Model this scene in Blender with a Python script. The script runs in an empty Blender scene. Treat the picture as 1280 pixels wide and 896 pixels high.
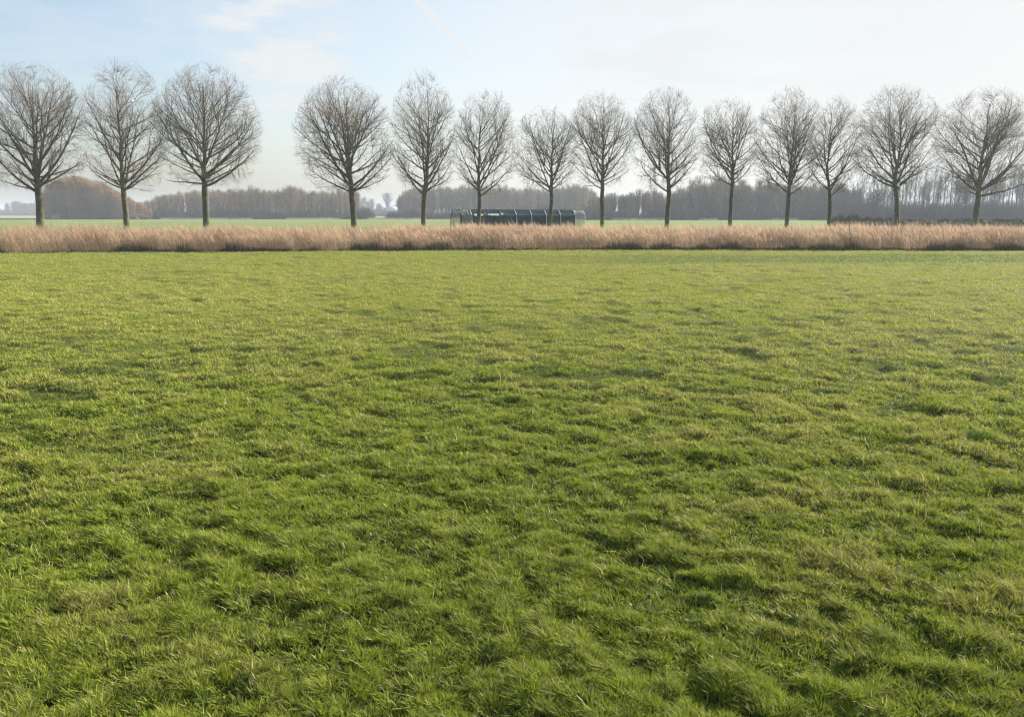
import bpy, math, random
import numpy as np
from mathutils import Vector

R = math.radians
PI = math.pi
scene = bpy.context.scene
COL = scene.collection
rng = np.random.default_rng(7)
random.seed(7)

# ------------------------------------------------------------------ camera numbers
F = 1050.0            # focal length in photo pixels (1280 wide)
HC = 1.9              # eye height in metres
HY = 267.0            # horizon row
PITCH = math.atan((448.0 - HY) / F)
CP, SP = math.cos(PITCH), math.sin(PITCH)


def pt(px, py, Y):
    """World x and z of the point at depth Y that the photo shows at (px, py)."""
    a, b = (px - 640.0) / F, -(py - 448.0) / F
    dy = CP + b * SP
    dz = -SP + b * CP
    return a / dy * Y, HC + dz / dy * Y


def gx(px, Y):
    return pt(px, HY, Y)[0]


def depth_of(py):
    return HC * F / (py - HY)


# ------------------------------------------------------------------ noise
def _hash(xi, yi, seed):
    h = (xi.astype(np.int64) * 374761393 + yi.astype(np.int64) * 668265263 + seed * 974634777) & 0xFFFFFFFF
    h = ((h ^ (h >> 13)) * 1274126177) & 0xFFFFFFFF
    h = ((h ^ (h >> 16)) * 2246822519) & 0xFFFFFFFF
    return ((h ^ (h >> 15)) & 0xFFFFFF) / float(0xFFFFFF)


def vnoise(x, y, seed=0):
    xi, yi = np.floor(x), np.floor(y)
    fx, fy = x - xi, y - yi
    u = fx * fx * fx * (fx * (fx * 6 - 15) + 10)
    v = fy * fy * fy * (fy * (fy * 6 - 15) + 10)
    a, b = _hash(xi, yi, seed), _hash(xi + 1, yi, seed)
    c, d = _hash(xi, yi + 1, seed), _hash(xi + 1, yi + 1, seed)
    return (a * (1 - u) + b * u) * (1 - v) + (c * (1 - u) + d * u) * v


def rot_noise(x, y, wl, seed):
    c, s = math.cos(seed * 1.3), math.sin(seed * 1.3)
    return vnoise((x * c - y * s) / wl + seed * 7.1, (x * s + y * c) / wl - seed * 3.7, seed)


def sstep(a, b, x):
    t = np.clip((x - a) / (b - a), 0, 1)
    return t * t * (3 - 2 * t)


def tuss(x, y):
    """0..1 how far up a tussock a point of the meadow is."""
    wx = x + 0.25 * (rot_noise(x, y, 0.9, 31) - 0.5)
    wy = y + 0.25 * (rot_noise(x, y, 0.9, 32) - 0.5)
    n = 0.50 * rot_noise(wx, wy, 0.23, 11) + 0.42 * rot_noise(wx, wy, 0.12, 12) + 0.12 * rot_noise(wx, wy, 0.50, 13)
    return np.clip((n - 0.30) / 0.52, 0, 1)


def hollow(x, y):
    """Small scattered dips, commoner in the farther part of the meadow."""
    d = np.hypot(x, y)
    n = rot_noise(x * .85, y, .36, 15) * .74 + rot_noise(x, y, 1.4, 16) * .26
    return sstep(.62, .75, n) * sstep(5, 11, d)


def ground_z(x, y):
    d = np.hypot(x, y)
    fade = 1 - sstep(40, 46, d)
    big = 0.022 * (rot_noise(x, y, 4.7, 21) - 0.5) + 0.012 * (rot_noise(x, y, 1.7, 22) - 0.5)
    fade = 1 - sstep(46, 52, d)
    return fade * (big + 0.031 * (tuss(x, y) - 0.5) - .045 * hollow(x, y))


# ------------------------------------------------------------------ mesh helpers
def new_obj(name, verts, faces, mat, parent=None, col=None, smooth=False):
    """verts (N,3); faces list of (M,3)/(M,4) int arrays."""
    me = bpy.data.meshes.new(name)
    verts = np.asarray(verts, dtype=np.float32)
    me.vertices.add(len(verts))
    me.vertices.foreach_set("co", verts.ravel())
    faces = [np.asarray(f, dtype=np.int32) for f in faces if len(f)]
    loops = np.concatenate([f.ravel() for f in faces])
    tot = np.concatenate([np.full(len(f), f.shape[1], np.int32) for f in faces])
    start = np.concatenate([[0], np.cumsum(tot)[:-1]]).astype(np.int32)
    me.loops.add(len(loops))
    me.loops.foreach_set("vertex_index", loops)
    me.polygons.add(len(tot))
    me.polygons.foreach_set("loop_start", start)
    me.polygons.foreach_set("loop_total", tot)
    if smooth:
        me.polygons.foreach_set("use_smooth", np.ones(len(tot), bool))
    me.update(calc_edges=True)
    if col is not None:
        at = me.color_attributes.new("tint", 'FLOAT_COLOR', 'POINT')
        c4 = np.ones((len(verts), 4), np.float32)
        c4[:, :3] = col
        at.data.foreach_set("color", c4.ravel())
    me.materials.append(mat)
    o = bpy.data.objects.new(name, me)
    COL.objects.link(o)
    if parent is not None:
        o.parent = parent
    return o


def empty(name, loc, rz=0.0):
    o = bpy.data.objects.new(name, None)
    COL.objects.link(o)
    o.location = loc
    o.rotation_euler = (0, 0, rz)
    o.empty_display_size = 0.2
    return o


def tag(o, label=None, cat=None, group=None, kind=None):
    if label: o['label'] = label
    if cat: o['category'] = cat
    if group: o['group'] = group
    if kind: o['kind'] = kind
    return o


def norm(v):
    return v / np.maximum(np.linalg.norm(v, axis=-1, keepdims=True), 1e-9)


class MB:
    def __init__(self):
        self.v, self.f, self.c, self.n = [], [], [], 0

    def add(self, verts, faces, col=None):
        verts = np.asarray(verts, float).reshape(-1, 3)
        for f in faces:
            f = np.asarray(f, np.int64)
            if len(f): self.f.append(f + self.n)
        self.v.append(verts)
        if col is None: col = np.ones((len(verts), 3))
        col = np.asarray(col, float)
        if col.ndim == 1: col = np.repeat(col[None], len(verts), 0)
        self.c.append(col)
        self.n += len(verts)

    def tubes(self, P, Rad, sides=3, col=None):
        """P (B,K,3) polylines, Rad (B,K). col (B,3) or None."""
        B, K, _ = P.shape
        if B == 0: return
        T = np.empty_like(P)
        T[:, 1:-1] = P[:, 2:] - P[:, :-2]
        T[:, 0] = P[:, 1] - P[:, 0]
        T[:, -1] = P[:, -1] - P[:, -2]
        T = norm(T)
        ref = np.where(np.abs(T[:, :1, 2:3]) > 0.9, np.array([1., 0, 0]), np.array([0, 0, 1.]))
        ref = np.repeat(ref, K, 1)
        U = norm(np.cross(T, ref))
        V = np.cross(T, U)
        a = np.arange(sides) * 2 * PI / sides
        ring = (U[:, :, None] * np.cos(a)[None, None, :, None] + V[:, :, None] * np.sin(a)[None, None, :, None])
        verts = P[:, :, None] + ring * Rad[:, :, None, None]
        idx = np.arange(B * K * sides).reshape(B, K, sides)
        nx = np.roll(idx, -1, 2)
        q = np.stack([idx[:, :-1], nx[:, :-1], nx[:, 1:], idx[:, 1:]], -1).reshape(-1, 4)
        c = None
        if col is not None:
            col = np.asarray(col, float)
            c = np.repeat(col[:, None], K * sides, 1).reshape(-1, 3) if col.ndim == 2 else col
        self.add(verts.reshape(-1, 3), [q], c)

    def box(self, lo, hi, col=None):
        x0, y0, z0 = lo; x1, y1, z1 = hi
        v = [(x0, y0, z0), (x1, y0, z0), (x1, y1, z0), (x0, y1, z0), (x0, y0, z1), (x1, y0, z1), (x1, y1, z1), (x0, y1, z1)]
        self.add(v, [[(0, 3, 2, 1), (4, 5, 6, 7), (0, 1, 5, 4), (1, 2, 6, 5), (2, 3, 7, 6), (3, 0, 4, 7)]], col)

    def build(self, name, mat, parent=None, smooth=False):
        tris = [f for f in self.f if f.shape[1] == 3]
        quads = [f for f in self.f if f.shape[1] == 4]
        fs = []
        if tris: fs.append(np.concatenate(tris))
        if quads: fs.append(np.concatenate(quads))
        return new_obj(name, np.concatenate(self.v), fs, mat, parent, np.concatenate(self.c), smooth)


# ------------------------------------------------------------------ materials
def mat_new(name):
    m = bpy.data.materials.new(name)
    m.use_nodes = True
    nt = m.node_tree
    for n in list(nt.nodes): nt.nodes.remove(n)
    out = nt.nodes.new('ShaderNodeOutputMaterial')
    return m, nt, out


def tint_mat(name, rough=0.7, spec=0.2, trans=0.0, noise=0.0, scale=8.0, bump=0.0, mul=(1, 1, 1)):
    """Plain surface whose base colour is the mesh's own tint broken up by noise."""
    m, nt, out = mat_new(name)
    N, L = nt.nodes, nt.links
    at = N.new('ShaderNodeAttribute'); at.attribute_name = 'tint'
    c = at.outputs['Color']
    mx = N.new('ShaderNodeMix'); mx.data_type = 'RGBA'; mx.blend_type = 'MULTIPLY'
    mx.inputs[0].default_value = 1.0
    L.new(c, mx.inputs[6]); mx.inputs[7].default_value = (*mul, 1)
    c = mx.outputs[2]
    if noise > 0:
        g = N.new('ShaderNodeTexCoord')
        nz = N.new('ShaderNodeTexNoise'); nz.inputs['Scale'].default_value = scale; nz.inputs['Detail'].default_value = 5
        L.new(g.outputs['Object'], nz.inputs['Vector'])
        mr = N.new('ShaderNodeMapRange')
        mr.inputs[1].default_value = .3; mr.inputs[2].default_value = .7
        mr.inputs[3].default_value = 1 - noise; mr.inputs[4].default_value = 1 + noise
        L.new(nz.outputs['Fac'], mr.inputs[0])
        m2 = N.new('ShaderNodeMix'); m2.data_type = 'RGBA'; m2.blend_type = 'MULTIPLY'; m2.inputs[0].default_value = 1
        L.new(c, m2.inputs[6]); L.new(mr.outputs[0], m2.inputs[7])
        c = m2.outputs[2]
    p = N.new('ShaderNodeBsdfPrincipled')
    p.inputs['Roughness'].default_value = rough
    p.inputs['Specular IOR Level'].default_value = spec
    L.new(c, p.inputs['Base Color'])
    if bump > 0:
        b = N.new('ShaderNodeBump'); b.inputs['Strength'].default_value = bump; b.inputs['Distance'].default_value = 0.03
        L.new(nz.outputs['Fac'], b.inputs['Height']); L.new(b.outputs[0], p.inputs['Normal'])
    sh = p.outputs[0]
    if trans > 0:
        t = N.new('ShaderNodeBsdfTranslucent'); L.new(c, t.inputs['Color'])
        ms = N.new('ShaderNodeMixShader'); ms.inputs[0].default_value = trans
        L.new(sh, ms.inputs[1]); L.new(t.outputs[0], ms.inputs[2]); sh = ms.outputs[0]
    L.new(sh, out.inputs['Surface'])
    return m


M_GRASS = tint_mat('grass_blade', rough=.6, spec=.10, trans=.32)
M_REED = tint_mat('dry_reed', rough=.7, spec=.10, trans=.45)
M_WEED = tint_mat('dry_weed', rough=.8, spec=.1, trans=.15)
M_BARK = tint_mat('bark', rough=.9, spec=.1, noise=.5, scale=4.0, bump=.8)
M_TWIG = tint_mat('twig', rough=.85, spec=.1)
M_WOOD = tint_mat('far_twig', rough=.9, spec=.05)
M_METAL = tint_mat('galvanised_steel', rough=.45, spec=.5, noise=.12, scale=6)
M_ROOF = tint_mat('roof_sheet', rough=.6, spec=.3, noise=.1, scale=2)
M_WALL = tint_mat('plain_wall', rough=.9, spec=.1, noise=.12, scale=3)
M_FEATHER = tint_mat('feather', rough=.8, spec=.1)


def net_mat(name, color, alpha, fold=0.25):
    m, nt, out = mat_new(name)
    N, L = nt.nodes, nt.links
    g = N.new('ShaderNodeTexCoord')
    nz = N.new('ShaderNodeTexNoise'); nz.inputs['Scale'].default_value = 2.3; nz.inputs['Detail'].default_value = 4
    L.new(g.outputs['Object'], nz.inputs['Vector'])
    mr = N.new('ShaderNodeMapRange')
    mr.inputs[1].default_value = .3; mr.inputs[2].default_value = .7
    mr.inputs[3].default_value = 1 - fold; mr.inputs[4].default_value = 1 + fold
    L.new(nz.outputs['Fac'], mr.inputs[0])
    mx = N.new('ShaderNodeMix'); mx.data_type = 'RGBA'; mx.blend_type = 'MULTIPLY'; mx.inputs[0].default_value = 1
    mx.inputs[6].default_value = (*color, 1); L.new(mr.outputs[0], mx.inputs[7])
    p = N.new('ShaderNodeBsdfPrincipled'); p.inputs['Roughness'].default_value = .8
    p.inputs['Specular IOR Level'].default_value = .04
    L.new(mx.outputs[2], p.inputs['Base Color'])
    t = N.new('ShaderNodeBsdfTransparent')
    ms = N.new('ShaderNodeMixShader'); ms.inputs[0].default_value = alpha
    L.new(t.outputs[0], ms.inputs[1]); L.new(p.outputs[0], ms.inputs[2])
    L.new(ms.outputs[0], out.inputs['Surface'])
    return m


M_NET = net_mat('teal_netting', (.006, .030, .040), .955)
M_OPENNET = net_mat('open_teal_netting', (.010, .034, .044), .80, .5)
M_PALENET = net_mat('pale_netting', (.36, .40, .39), .50)


def ground_mat():
    m, nt, out = mat_new('meadow_ground')
    N, L = nt.nodes, nt.links
    g = N.new('ShaderNodeNewGeometry')
    sx = N.new('ShaderNodeSeparateXYZ'); L.new(g.outputs['Position'], sx.inputs[0])

    def noise(scale, detail=5):
        n = N.new('ShaderNodeTexNoise'); n.inputs['Scale'].default_value = scale; n.inputs['Detail'].default_value = detail
        L.new(g.outputs['Position'], n.inputs['Vector']); return n.outputs['Fac']

    def mix(f, a, b):
        x = N.new('ShaderNodeMix'); x.data_type = 'RGBA'
        if isinstance(f, float): x.inputs[0].default_value = f
        else: L.new(f, x.inputs[0])
        for s, v in ((6, a), (7, b)):
            if isinstance(v, tuple): x.inputs[s].default_value = (*v, 1)
            else: L.new(v, x.inputs[s])
        return x.outputs[2]

    def rng_(f, a, b, c=0., d=1.):
        x = N.new('ShaderNodeMapRange'); x.interpolation_type = 'SMOOTHSTEP'
        L.new(f, x.inputs[0])
        for i, v in enumerate((a, b, c, d)): x.inputs[i + 1].default_value = v
        return x.outputs[0]

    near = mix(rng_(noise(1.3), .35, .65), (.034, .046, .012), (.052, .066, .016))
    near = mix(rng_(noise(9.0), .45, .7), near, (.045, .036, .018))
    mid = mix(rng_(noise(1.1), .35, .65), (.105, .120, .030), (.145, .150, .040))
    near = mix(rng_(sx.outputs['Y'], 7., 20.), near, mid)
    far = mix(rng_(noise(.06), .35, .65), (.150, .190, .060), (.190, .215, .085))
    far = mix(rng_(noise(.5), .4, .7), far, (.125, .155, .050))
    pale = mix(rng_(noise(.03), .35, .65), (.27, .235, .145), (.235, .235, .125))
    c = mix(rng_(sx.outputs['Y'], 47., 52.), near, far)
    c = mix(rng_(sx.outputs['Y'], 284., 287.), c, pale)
    p = N.new('ShaderNodeBsdfPrincipled'); p.inputs['Roughness'].default_value = .95
    p.inputs['Specular IOR Level'].default_value = .05
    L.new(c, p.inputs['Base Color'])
    L.new(p.outputs[0], out.inputs['Surface'])
    return m


# ------------------------------------------------------------------ ground
def build_ground():
    r = np.concatenate([[0.35, .7, 1.05], 1.4 * (52 / 1.4) ** (np.arange(460) / 459.0), np.geomspace(58, 3000, 34)])
    th = np.concatenate([np.linspace(-R(52), R(52), 500), np.linspace(R(58), R(302), 40)])
    rr, tt = np.meshgrid(r, th, indexing='ij')
    x, y = rr * np.sin(tt), rr * np.cos(tt)
    z = ground_z(x, y)
    nR, nT = rr.shape
    v = np.stack([x, y, z - .012], -1).reshape(-1, 3)
    idx = np.arange(nR * nT).reshape(nR, nT)
    nx = np.roll(idx, -1, 1)
    q = np.stack([idx[:-1], idx[1:], nx[1:], nx[:-1]], -1).reshape(-1, 4)
    c0 = len(v)
    v = np.concatenate([v, [[0, 0, 0]]])
    t = np.stack([idx[0], nx[0], np.full(nT, c0)], -1)
    # faces wound to look up
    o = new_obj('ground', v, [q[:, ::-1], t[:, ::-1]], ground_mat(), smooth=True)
    return tag(o, 'flat open meadow ground reaching to the horizon', 'ground', kind='structure')


# ------------------------------------------------------------------ blades
def blades(mb, P, H, Wd, lean, az, col, tipcol=None, segs=2):
    """P base (N,3), H height, Wd width, lean (N,2) horizontal tip offset, az facing."""
    n = len(P)
    side = np.stack([np.cos(az), np.sin(az), np.zeros(n)], -1) * Wd[:, None] * .5
    l3 = np.concatenate([lean, np.zeros((n, 1))], 1)
    up = np.zeros((n, 3)); up[:, 2] = H
    if tipcol is None: tipcol = col
    if segs == 1:
        v = np.stack([P - side, P + side, P + up + l3], 1)
        c = np.stack([col, col, tipcol], 1)
        f = (np.arange(n) * 3)[:, None] + np.array([0, 1, 2])
        mb.add(v.reshape(-1, 3), [f], c.reshape(-1, 3))
    else:
        m = P + up * .58 + l3 * .32
        v = np.stack([P - side * .8, P + side * .8, m - side * .85, m + side * .85, P + up + l3], 1)
        mc = col * .6 + tipcol * .4
        c = np.stack([col, col, mc, mc, tipcol], 1)
        b = (np.arange(n) * 5)[:, None]
        mb.add(v.reshape(-1, 3), [b + np.array([0, 1, 3, 2]), b + np.array([2, 3, 4])], c.reshape(-1, 3))


def build_grass():
    mb = MB()
    ds = np.linspace(1.9, 54, 3000)
    wfun = lambda d: np.maximum(.0042 * (d / 4) ** .55, .0032)
    dens = 150.0 / (ds * wfun(ds)) * (1 + .35 * sstep(10, 20, ds) + 2.4 * (1 - sstep(4, 14, ds)))
    half = R(39) + R(10) * (1 - sstep(3.5, 9, ds))
    pdf = dens * ds * 2 * half
    n = int(np.trapz(pdf, ds))
    cdf = np.cumsum(pdf); cdf /= cdf[-1]
    d = np.interp(rng.random(n), cdf, ds)
    a = rng.uniform(-1, 1, n) * np.interp(d, ds, half)
    half = R(40)
    x, y = d * np.sin(a), d * np.cos(a)
    # every blade belongs to a little clump of its own height, hue and lean
    S = np.where(rng.random(n) < .6, .065, .115)
    cr, sr = math.cos(.55), math.sin(.55)
    xr = (x * cr - y * sr + .06 * (rot_noise(x, y, .21, 35) - .5)) / S
    yr = (x * sr + y * cr + .06 * (rot_noise(x, y, .21, 36) - .5)) / S
    ix, iy = np.floor(xr), np.floor(yr)
    k0 = (S > .1).astype(int) * 97
    h1, h2, h3 = (_hash(ix, iy, q) for q in (91, 92, 93))
    h4 = _hash(ix + 1000 * k0, iy, 94); h5 = _hash(ix, iy + 1000 * k0, 95)
    ox, oy = (xr - ix - .25 - .5 * h1) * S, (yr - iy - .25 - .5 * h2) * S
    dx, dy = ox * cr + oy * sr, -ox * sr + oy * cr
    pull = np.where(d < 16, .38, .2)
    x, y = x - dx * pull, y - dy * pull
    t = tuss(x, y)
    keep = rng.random(n) < (0.55 + 0.45 * sstep(.05, .45, t))
    keep &= y < reed_front(x) + .4
    x, y, d, t, dx, dy, S, h3, h4, h5 = (q[keep] for q in (x, y, d, t, dx, dy, S, h3, h4, h5))
    n = len(x)
    z = ground_z(x, y)
    w = wfun(d) * rng.uniform(.6, 1.35, n) * np.where(rng.random(n) < .07, 1.9, 1)
    patch = sstep(.36, .64, .40 * rot_noise(x, y, .55, 41) + .30 * rot_noise(x, y, 2.6, 42) + .30 * rot_noise(x, y, 9.0, 45))
    H = (.015 + .019 * t + .038 * h3 * (.4 + .6 * t)) * rng.uniform(.55, 1.35, n)
    ang = rng.uniform(0, 2 * PI, n)
    mag = H * rng.uniform(.15, .85, n)
    cl = 2 * PI * h4
    lean = np.stack([np.cos(ang) * mag - .12 * H + .30 * H * np.cos(cl) + dx * .45, np.sin(ang) * mag - .04 * H + .30 * H * np.sin(cl) + dy * .45], -1)
    az = rng.uniform(0, PI, n)
    g1 = np.array([.058, .134, .006]); g2 = np.array([.192, .280, .014]); g3 = np.array([.380, .350, .100])
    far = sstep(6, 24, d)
    hl = hollow(x, y)
    H = H * (1 - .18 * far) * (1 - .35 * hl)
    keep_tip = (1 - .8 * hl)[:, None]
    k = np.clip(.55 * h5 + .45 * rng.random(n), 0, 1)[:, None]
    col = g1 * (1 - k) + g2 * k
    pk = np.clip(patch * rng.uniform(.15, 1.0, n) * (.35 + .65 * t) * (.5 + .9 * h3), 0, 1)[:, None]
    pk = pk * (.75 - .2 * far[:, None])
    col = col * (1 - pk) + g3 * pk
    dark_band = (sstep(32.5, 34.5, y + 2 * rot_noise(x, y, 5, 43)) * (1 - sstep(39.5, 42, y + 2 * rot_noise(x, y, 4, 44))) * sstep(-4, 9, x))[:, None] * .9  # darker green band across the grass before the reeds, on the right
    blue = (h4 * 7.3 % 1 < .16)[:, None] * (1 - far[:, None])
    col = col * (1 - .6 * blue) + np.array([.040, .105, .022]) * .6 * blue
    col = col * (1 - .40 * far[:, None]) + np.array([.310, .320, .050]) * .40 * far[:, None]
    hollow_shade = np.array([.070, .135, .014])
    col = col * keep_tip + hollow_shade * (1 - keep_tip)  # shade of the dips painted as a darker green on their blades
    tip = col * .5 + np.array([.620, .580, .125]) * .5 * (.60 + .40 * sstep(3.5, 13, d))[:, None] * (.35 + .65 * keep_tip)
    col = col * (1 - dark_band) + np.array([.080, .138, .018]) * dark_band
    tip = tip * (1 - .95 * dark_band) + np.array([.105, .165, .026]) * .95 * dark_band
    dry = rng.random(n) < (.055 + .13 * patch * sstep(.2, .7, t)) * (1 - hl)
    straw = np.array([.50, .42, .21])
    col[dry] = straw * rng.uniform(.6, 1.1, (dry.sum(), 1)); tip[dry] = col[dry]
    P = np.stack([x, y, z - .004], -1)
    nearm = d < 12
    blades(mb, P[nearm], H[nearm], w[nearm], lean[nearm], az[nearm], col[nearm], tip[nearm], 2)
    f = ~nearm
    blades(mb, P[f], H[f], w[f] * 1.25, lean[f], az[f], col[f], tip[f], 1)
    # pale dead stems, many of them bent over or lying, combed to the left by the wind
    ns = 5200
    d = np.where(rng.random(ns) < .5, rng.uniform(2.2, 9, ns), np.sqrt(rng.uniform(2.2 ** 2, 16 ** 2, ns)))
    a = rng.uniform(-half, half, ns)
    x, y = d * np.sin(a), d * np.cos(a)
    H = rng.uniform(.03, .085, ns)
    flat = rng.random(ns) < .35
    L = np.where(flat, rng.uniform(.05, .11, ns), 0)
    fa = rng.uniform(0, 2 * PI, ns)
    lean = np.stack([-H * rng.uniform(-.3, 1.2, ns) + L * np.cos(fa), H * rng.uniform(-.6, .5, ns) + L * np.sin(fa)], -1)
    H = np.where(flat, rng.uniform(.035, .06, ns), H)
    c = np.array([.54, .46, .26]) * rng.uniform(.55, 1.15, (ns, 1))
    P = np.stack([x, y, ground_z(x, y)], -1)
    blades(mb, P, H, .0022 * (d / 4) ** .5 * rng.uniform(.7, 1.5, ns), lean, rng.uniform(0, PI, ns), c, None, 2)
    o = mb.build('meadow_grass', M_GRASS)
    print('grass blades', n)
    return tag(o, 'short tussocky green pasture grass with yellowed tips and straw stems', 'grass', kind='stuff')


def reed_front(x):
    """Depth of the near edge of the reed strip."""
    xs = np.array([-60, -25, -12, 0, 12, 27, 60.])
    ys = np.array([41.0, 41.6, 43.6, 45.0, 45.0, 43.9, 43.0])
    return np.interp(x, xs, ys) + .5 * (vnoise(np.asarray(x) / 1.7, np.zeros_like(x), 5) - .5) + .25 * (vnoise(np.asarray(x) / .5, np.zeros_like(x), 6) - .5)


def build_reeds():
    mb = MB()
    n = 52000
    x = rng.uniform(-40, 40, n)
    dep = rng.random(n) ** 1.15 * 5.0
    y = reed_front(x) + .12 + dep
    clump = vnoise(x / .55, y / .7, 51) * .6 + vnoise(x / 1.9, y / 1.9, 52) * .4
    keep = rng.random(n) < .22 + .78 * sstep(.28, .6, clump)
    x, y, dep, clump = x[keep], y[keep], dep[keep], clump[keep]
    n = len(x)
    H = (.86 + .46 * clump + .18 * vnoise(x / 4.3, y / 9.0, 54)) * rng.uniform(.68, 1.12, n) * np.where(rng.random(n) < .02, 1.15, 1) * (.72 + .28 * sstep(0, 1.3, dep))
    lean = np.stack([-H * (rng.normal(.30, .13, n) + .25 * (vnoise(x / 1.1, y / 1.1, 55) - .5)), H * rng.normal(-.02, .14, n)], -1)
    hue = vnoise(x / 3.1, y / 3.1, 53)[:, None]
    backlit = sstep(-5, 22, x)[:, None]
    base = np.array([.54, .405, .270]) * (1 - hue) + np.array([.46, .335, .235]) * hue
    base = base * (1 - .35 * backlit) + np.array([.36, .26, .20]) * .35 * backlit  # backlight painted in: stem colour darkens towards the right
    base = base * rng.uniform(.62, 1.18, (n, 1))
    P = np.stack([x, y, np.full(n, -.03)], -1)
    blades(mb, P, H, rng.uniform(.008, .014, n), lean, rng.uniform(-.6, .6, n), base, base * 1.05, 2)
    # feathery heads
    tip = P + np.concatenate([lean * .72, (H * .74)[:, None]], 1)
    for k in range(3):
        hh = H * rng.uniform(.18, .34, n)
        l2 = lean * .35 + rng.normal(0, .05, (n, 2))
        blades(mb, tip, hh, rng.uniform(.010, .020, n), l2, rng.uniform(-.9, .9, n), base * 1.04, base * 1.1, 1)
    # dead leaves hanging off the stems
    for k in range(2):
        fr = rng.uniform(.25, .65, n)[:, None]
        q = P + np.concatenate([lean * .35 * fr, (H * .9)[:, None] * fr], 1)
        blades(mb, q, H * rng.uniform(.1, .3, n), rng.uniform(.010, .020, n),
               np.stack([rng.normal(-.12, .14, n), rng.normal(0, .12, n)], -1), rng.uniform(-.9, .9, n), base * .95, base, 1)
    o = mb.build('dry_reeds', M_REED)
    tag(o, 'strip of dry pinkish tan reed grass along the far edge of the meadow', 'reeds', kind='stuff')

    # dark low growth at the foot of the reeds
    mb = MB()
    n = 30000
    x = rng.uniform(-40, 40, n)
    dep = rng.random(n) * 1.1
    y = reed_front(x) - .12 + dep
    k = vnoise(x / 1.3, np.zeros(n), 61)
    k2 = vnoise(x / .45, np.zeros(n), 62)
    right = sstep(-22, 20, x)
    keep = rng.random(n) < sstep(.30, .62, .6 * k + .4 * k2 + .26 * right)
    x, y, k = x[keep], y[keep], k[keep]
    n = len(x)
    H = rng.uniform(.08, .48, n) * (.35 + .8 * sstep(.35, .75, .5 * k + .5 * vnoise(x / .6, np.zeros(n), 63)))
    c = np.where(rng.random((n, 1)) < .45, np.array([[.065, .080, .028]]), np.array([[.120, .085, .055]])) * rng.uniform(.6, 1.3, (n, 1))
    P = np.stack([x, y, np.full(n, -.02)], -1)
    blades(mb, P, H, rng.uniform(.02, .05, n), rng.normal(0, .10, (n, 2)), rng.uniform(-.8, .8, n), c, None, 1)
    o = mb.build('bank_undergrowth', M_WEED)
    tag(o, 'dark low bramble and weeds along the foot of the reeds', 'undergrowth', kind='stuff')

    # dark seedy stalks peeping over the reeds on the far bank
    mb = MB()
    xs, ys, hs = [], [], []
    for px in list(rng.uniform(60, 560, 150)) + list(rng.uniform(560, 1280, 60)) + list(rng.uniform(-90, 60, 14)) + list(rng.uniform(1280, 1360, 8)):
        Y = rng.uniform(52, 55)
        m = int(rng.integers(6, 22))
        X = gx(px, Y)
        xs.append(X + rng.normal(0, .12, m)); ys.append(Y + rng.normal(0, .1, m)); hs.append(rng.uniform(.55, 1.22) * rng.uniform(.7, 1, m))
    x, y, H = map(np.concatenate, (xs, ys, hs)); n = len(x)
    c = np.array([.065, .055, .035]) * rng.uniform(.6, 1.5, (n, 1))
    P = np.stack([x, y, np.zeros(n)], -1)
    ln = rng.normal(0, .1, (n, 2)); ln[:, 0] -= .1
    blades(mb, P, H, rng.uniform(.012, .03, n), ln, rng.uniform(-.8, .8, n), c, None, 2)
    for k in range(4):
        fr = rng.uniform(.5, .95, n)[:, None]
        q = P + np.concatenate([ln * fr, H[:, None] * fr], 1)
        blades(mb, q, rng.uniform(.03, .10, n), rng.uniform(.02, .05, n), rng.normal(0, .08, (n, 2)), rng.uniform(-.8, .8, n), c, None, 1)
    # a low fringe of rank grass under them
    n = 16000
    x = rng.uniform(-48, 48, n); y = rng.uniform(51, 56, n)
    H = rng.uniform(.2, .62, n)
    c = np.array([.20, .19, .075]) * rng.uniform(.6, 1.3, (n, 1))
    blades(mb, np.stack([x, y, np.zeros(n)], -1), H, rng.uniform(.012, .03, n), rng.normal(-.05, .1, (n, 2)), rng.uniform(-.8, .8, n), c, None, 1)
    o = mb.build('bank_weeds', M_WEED)
    tag(o, 'dark dead weed stalks standing just behind the reeds', 'weeds', kind='stuff')


# ------------------------------------------------------------------ the row of trees
BARK = np.array([.090, .087, .046])


def bez(p0, p1, p2, K):
    t = np.linspace(0, 1, K)[None, :, None]
    return p0[:, None] * (1 - t) ** 2 + p1[:, None] * 2 * t * (1 - t) + p2[:, None] * t ** 2


def sample_poly(P, Rad, idx, t):
    K = P.shape[1]
    s = t * (K - 1)
    i = np.clip(np.floor(s).astype(int), 0, K - 2)
    f = (s - i)[:, None]
    a, b = P[idx, i], P[idx, i + 1]
    return a * (1 - f) + b * f, norm(b - a), Rad[idx, i] * (1 - f[:, 0]) + Rad[idx, i + 1] * f[:, 0]


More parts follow.
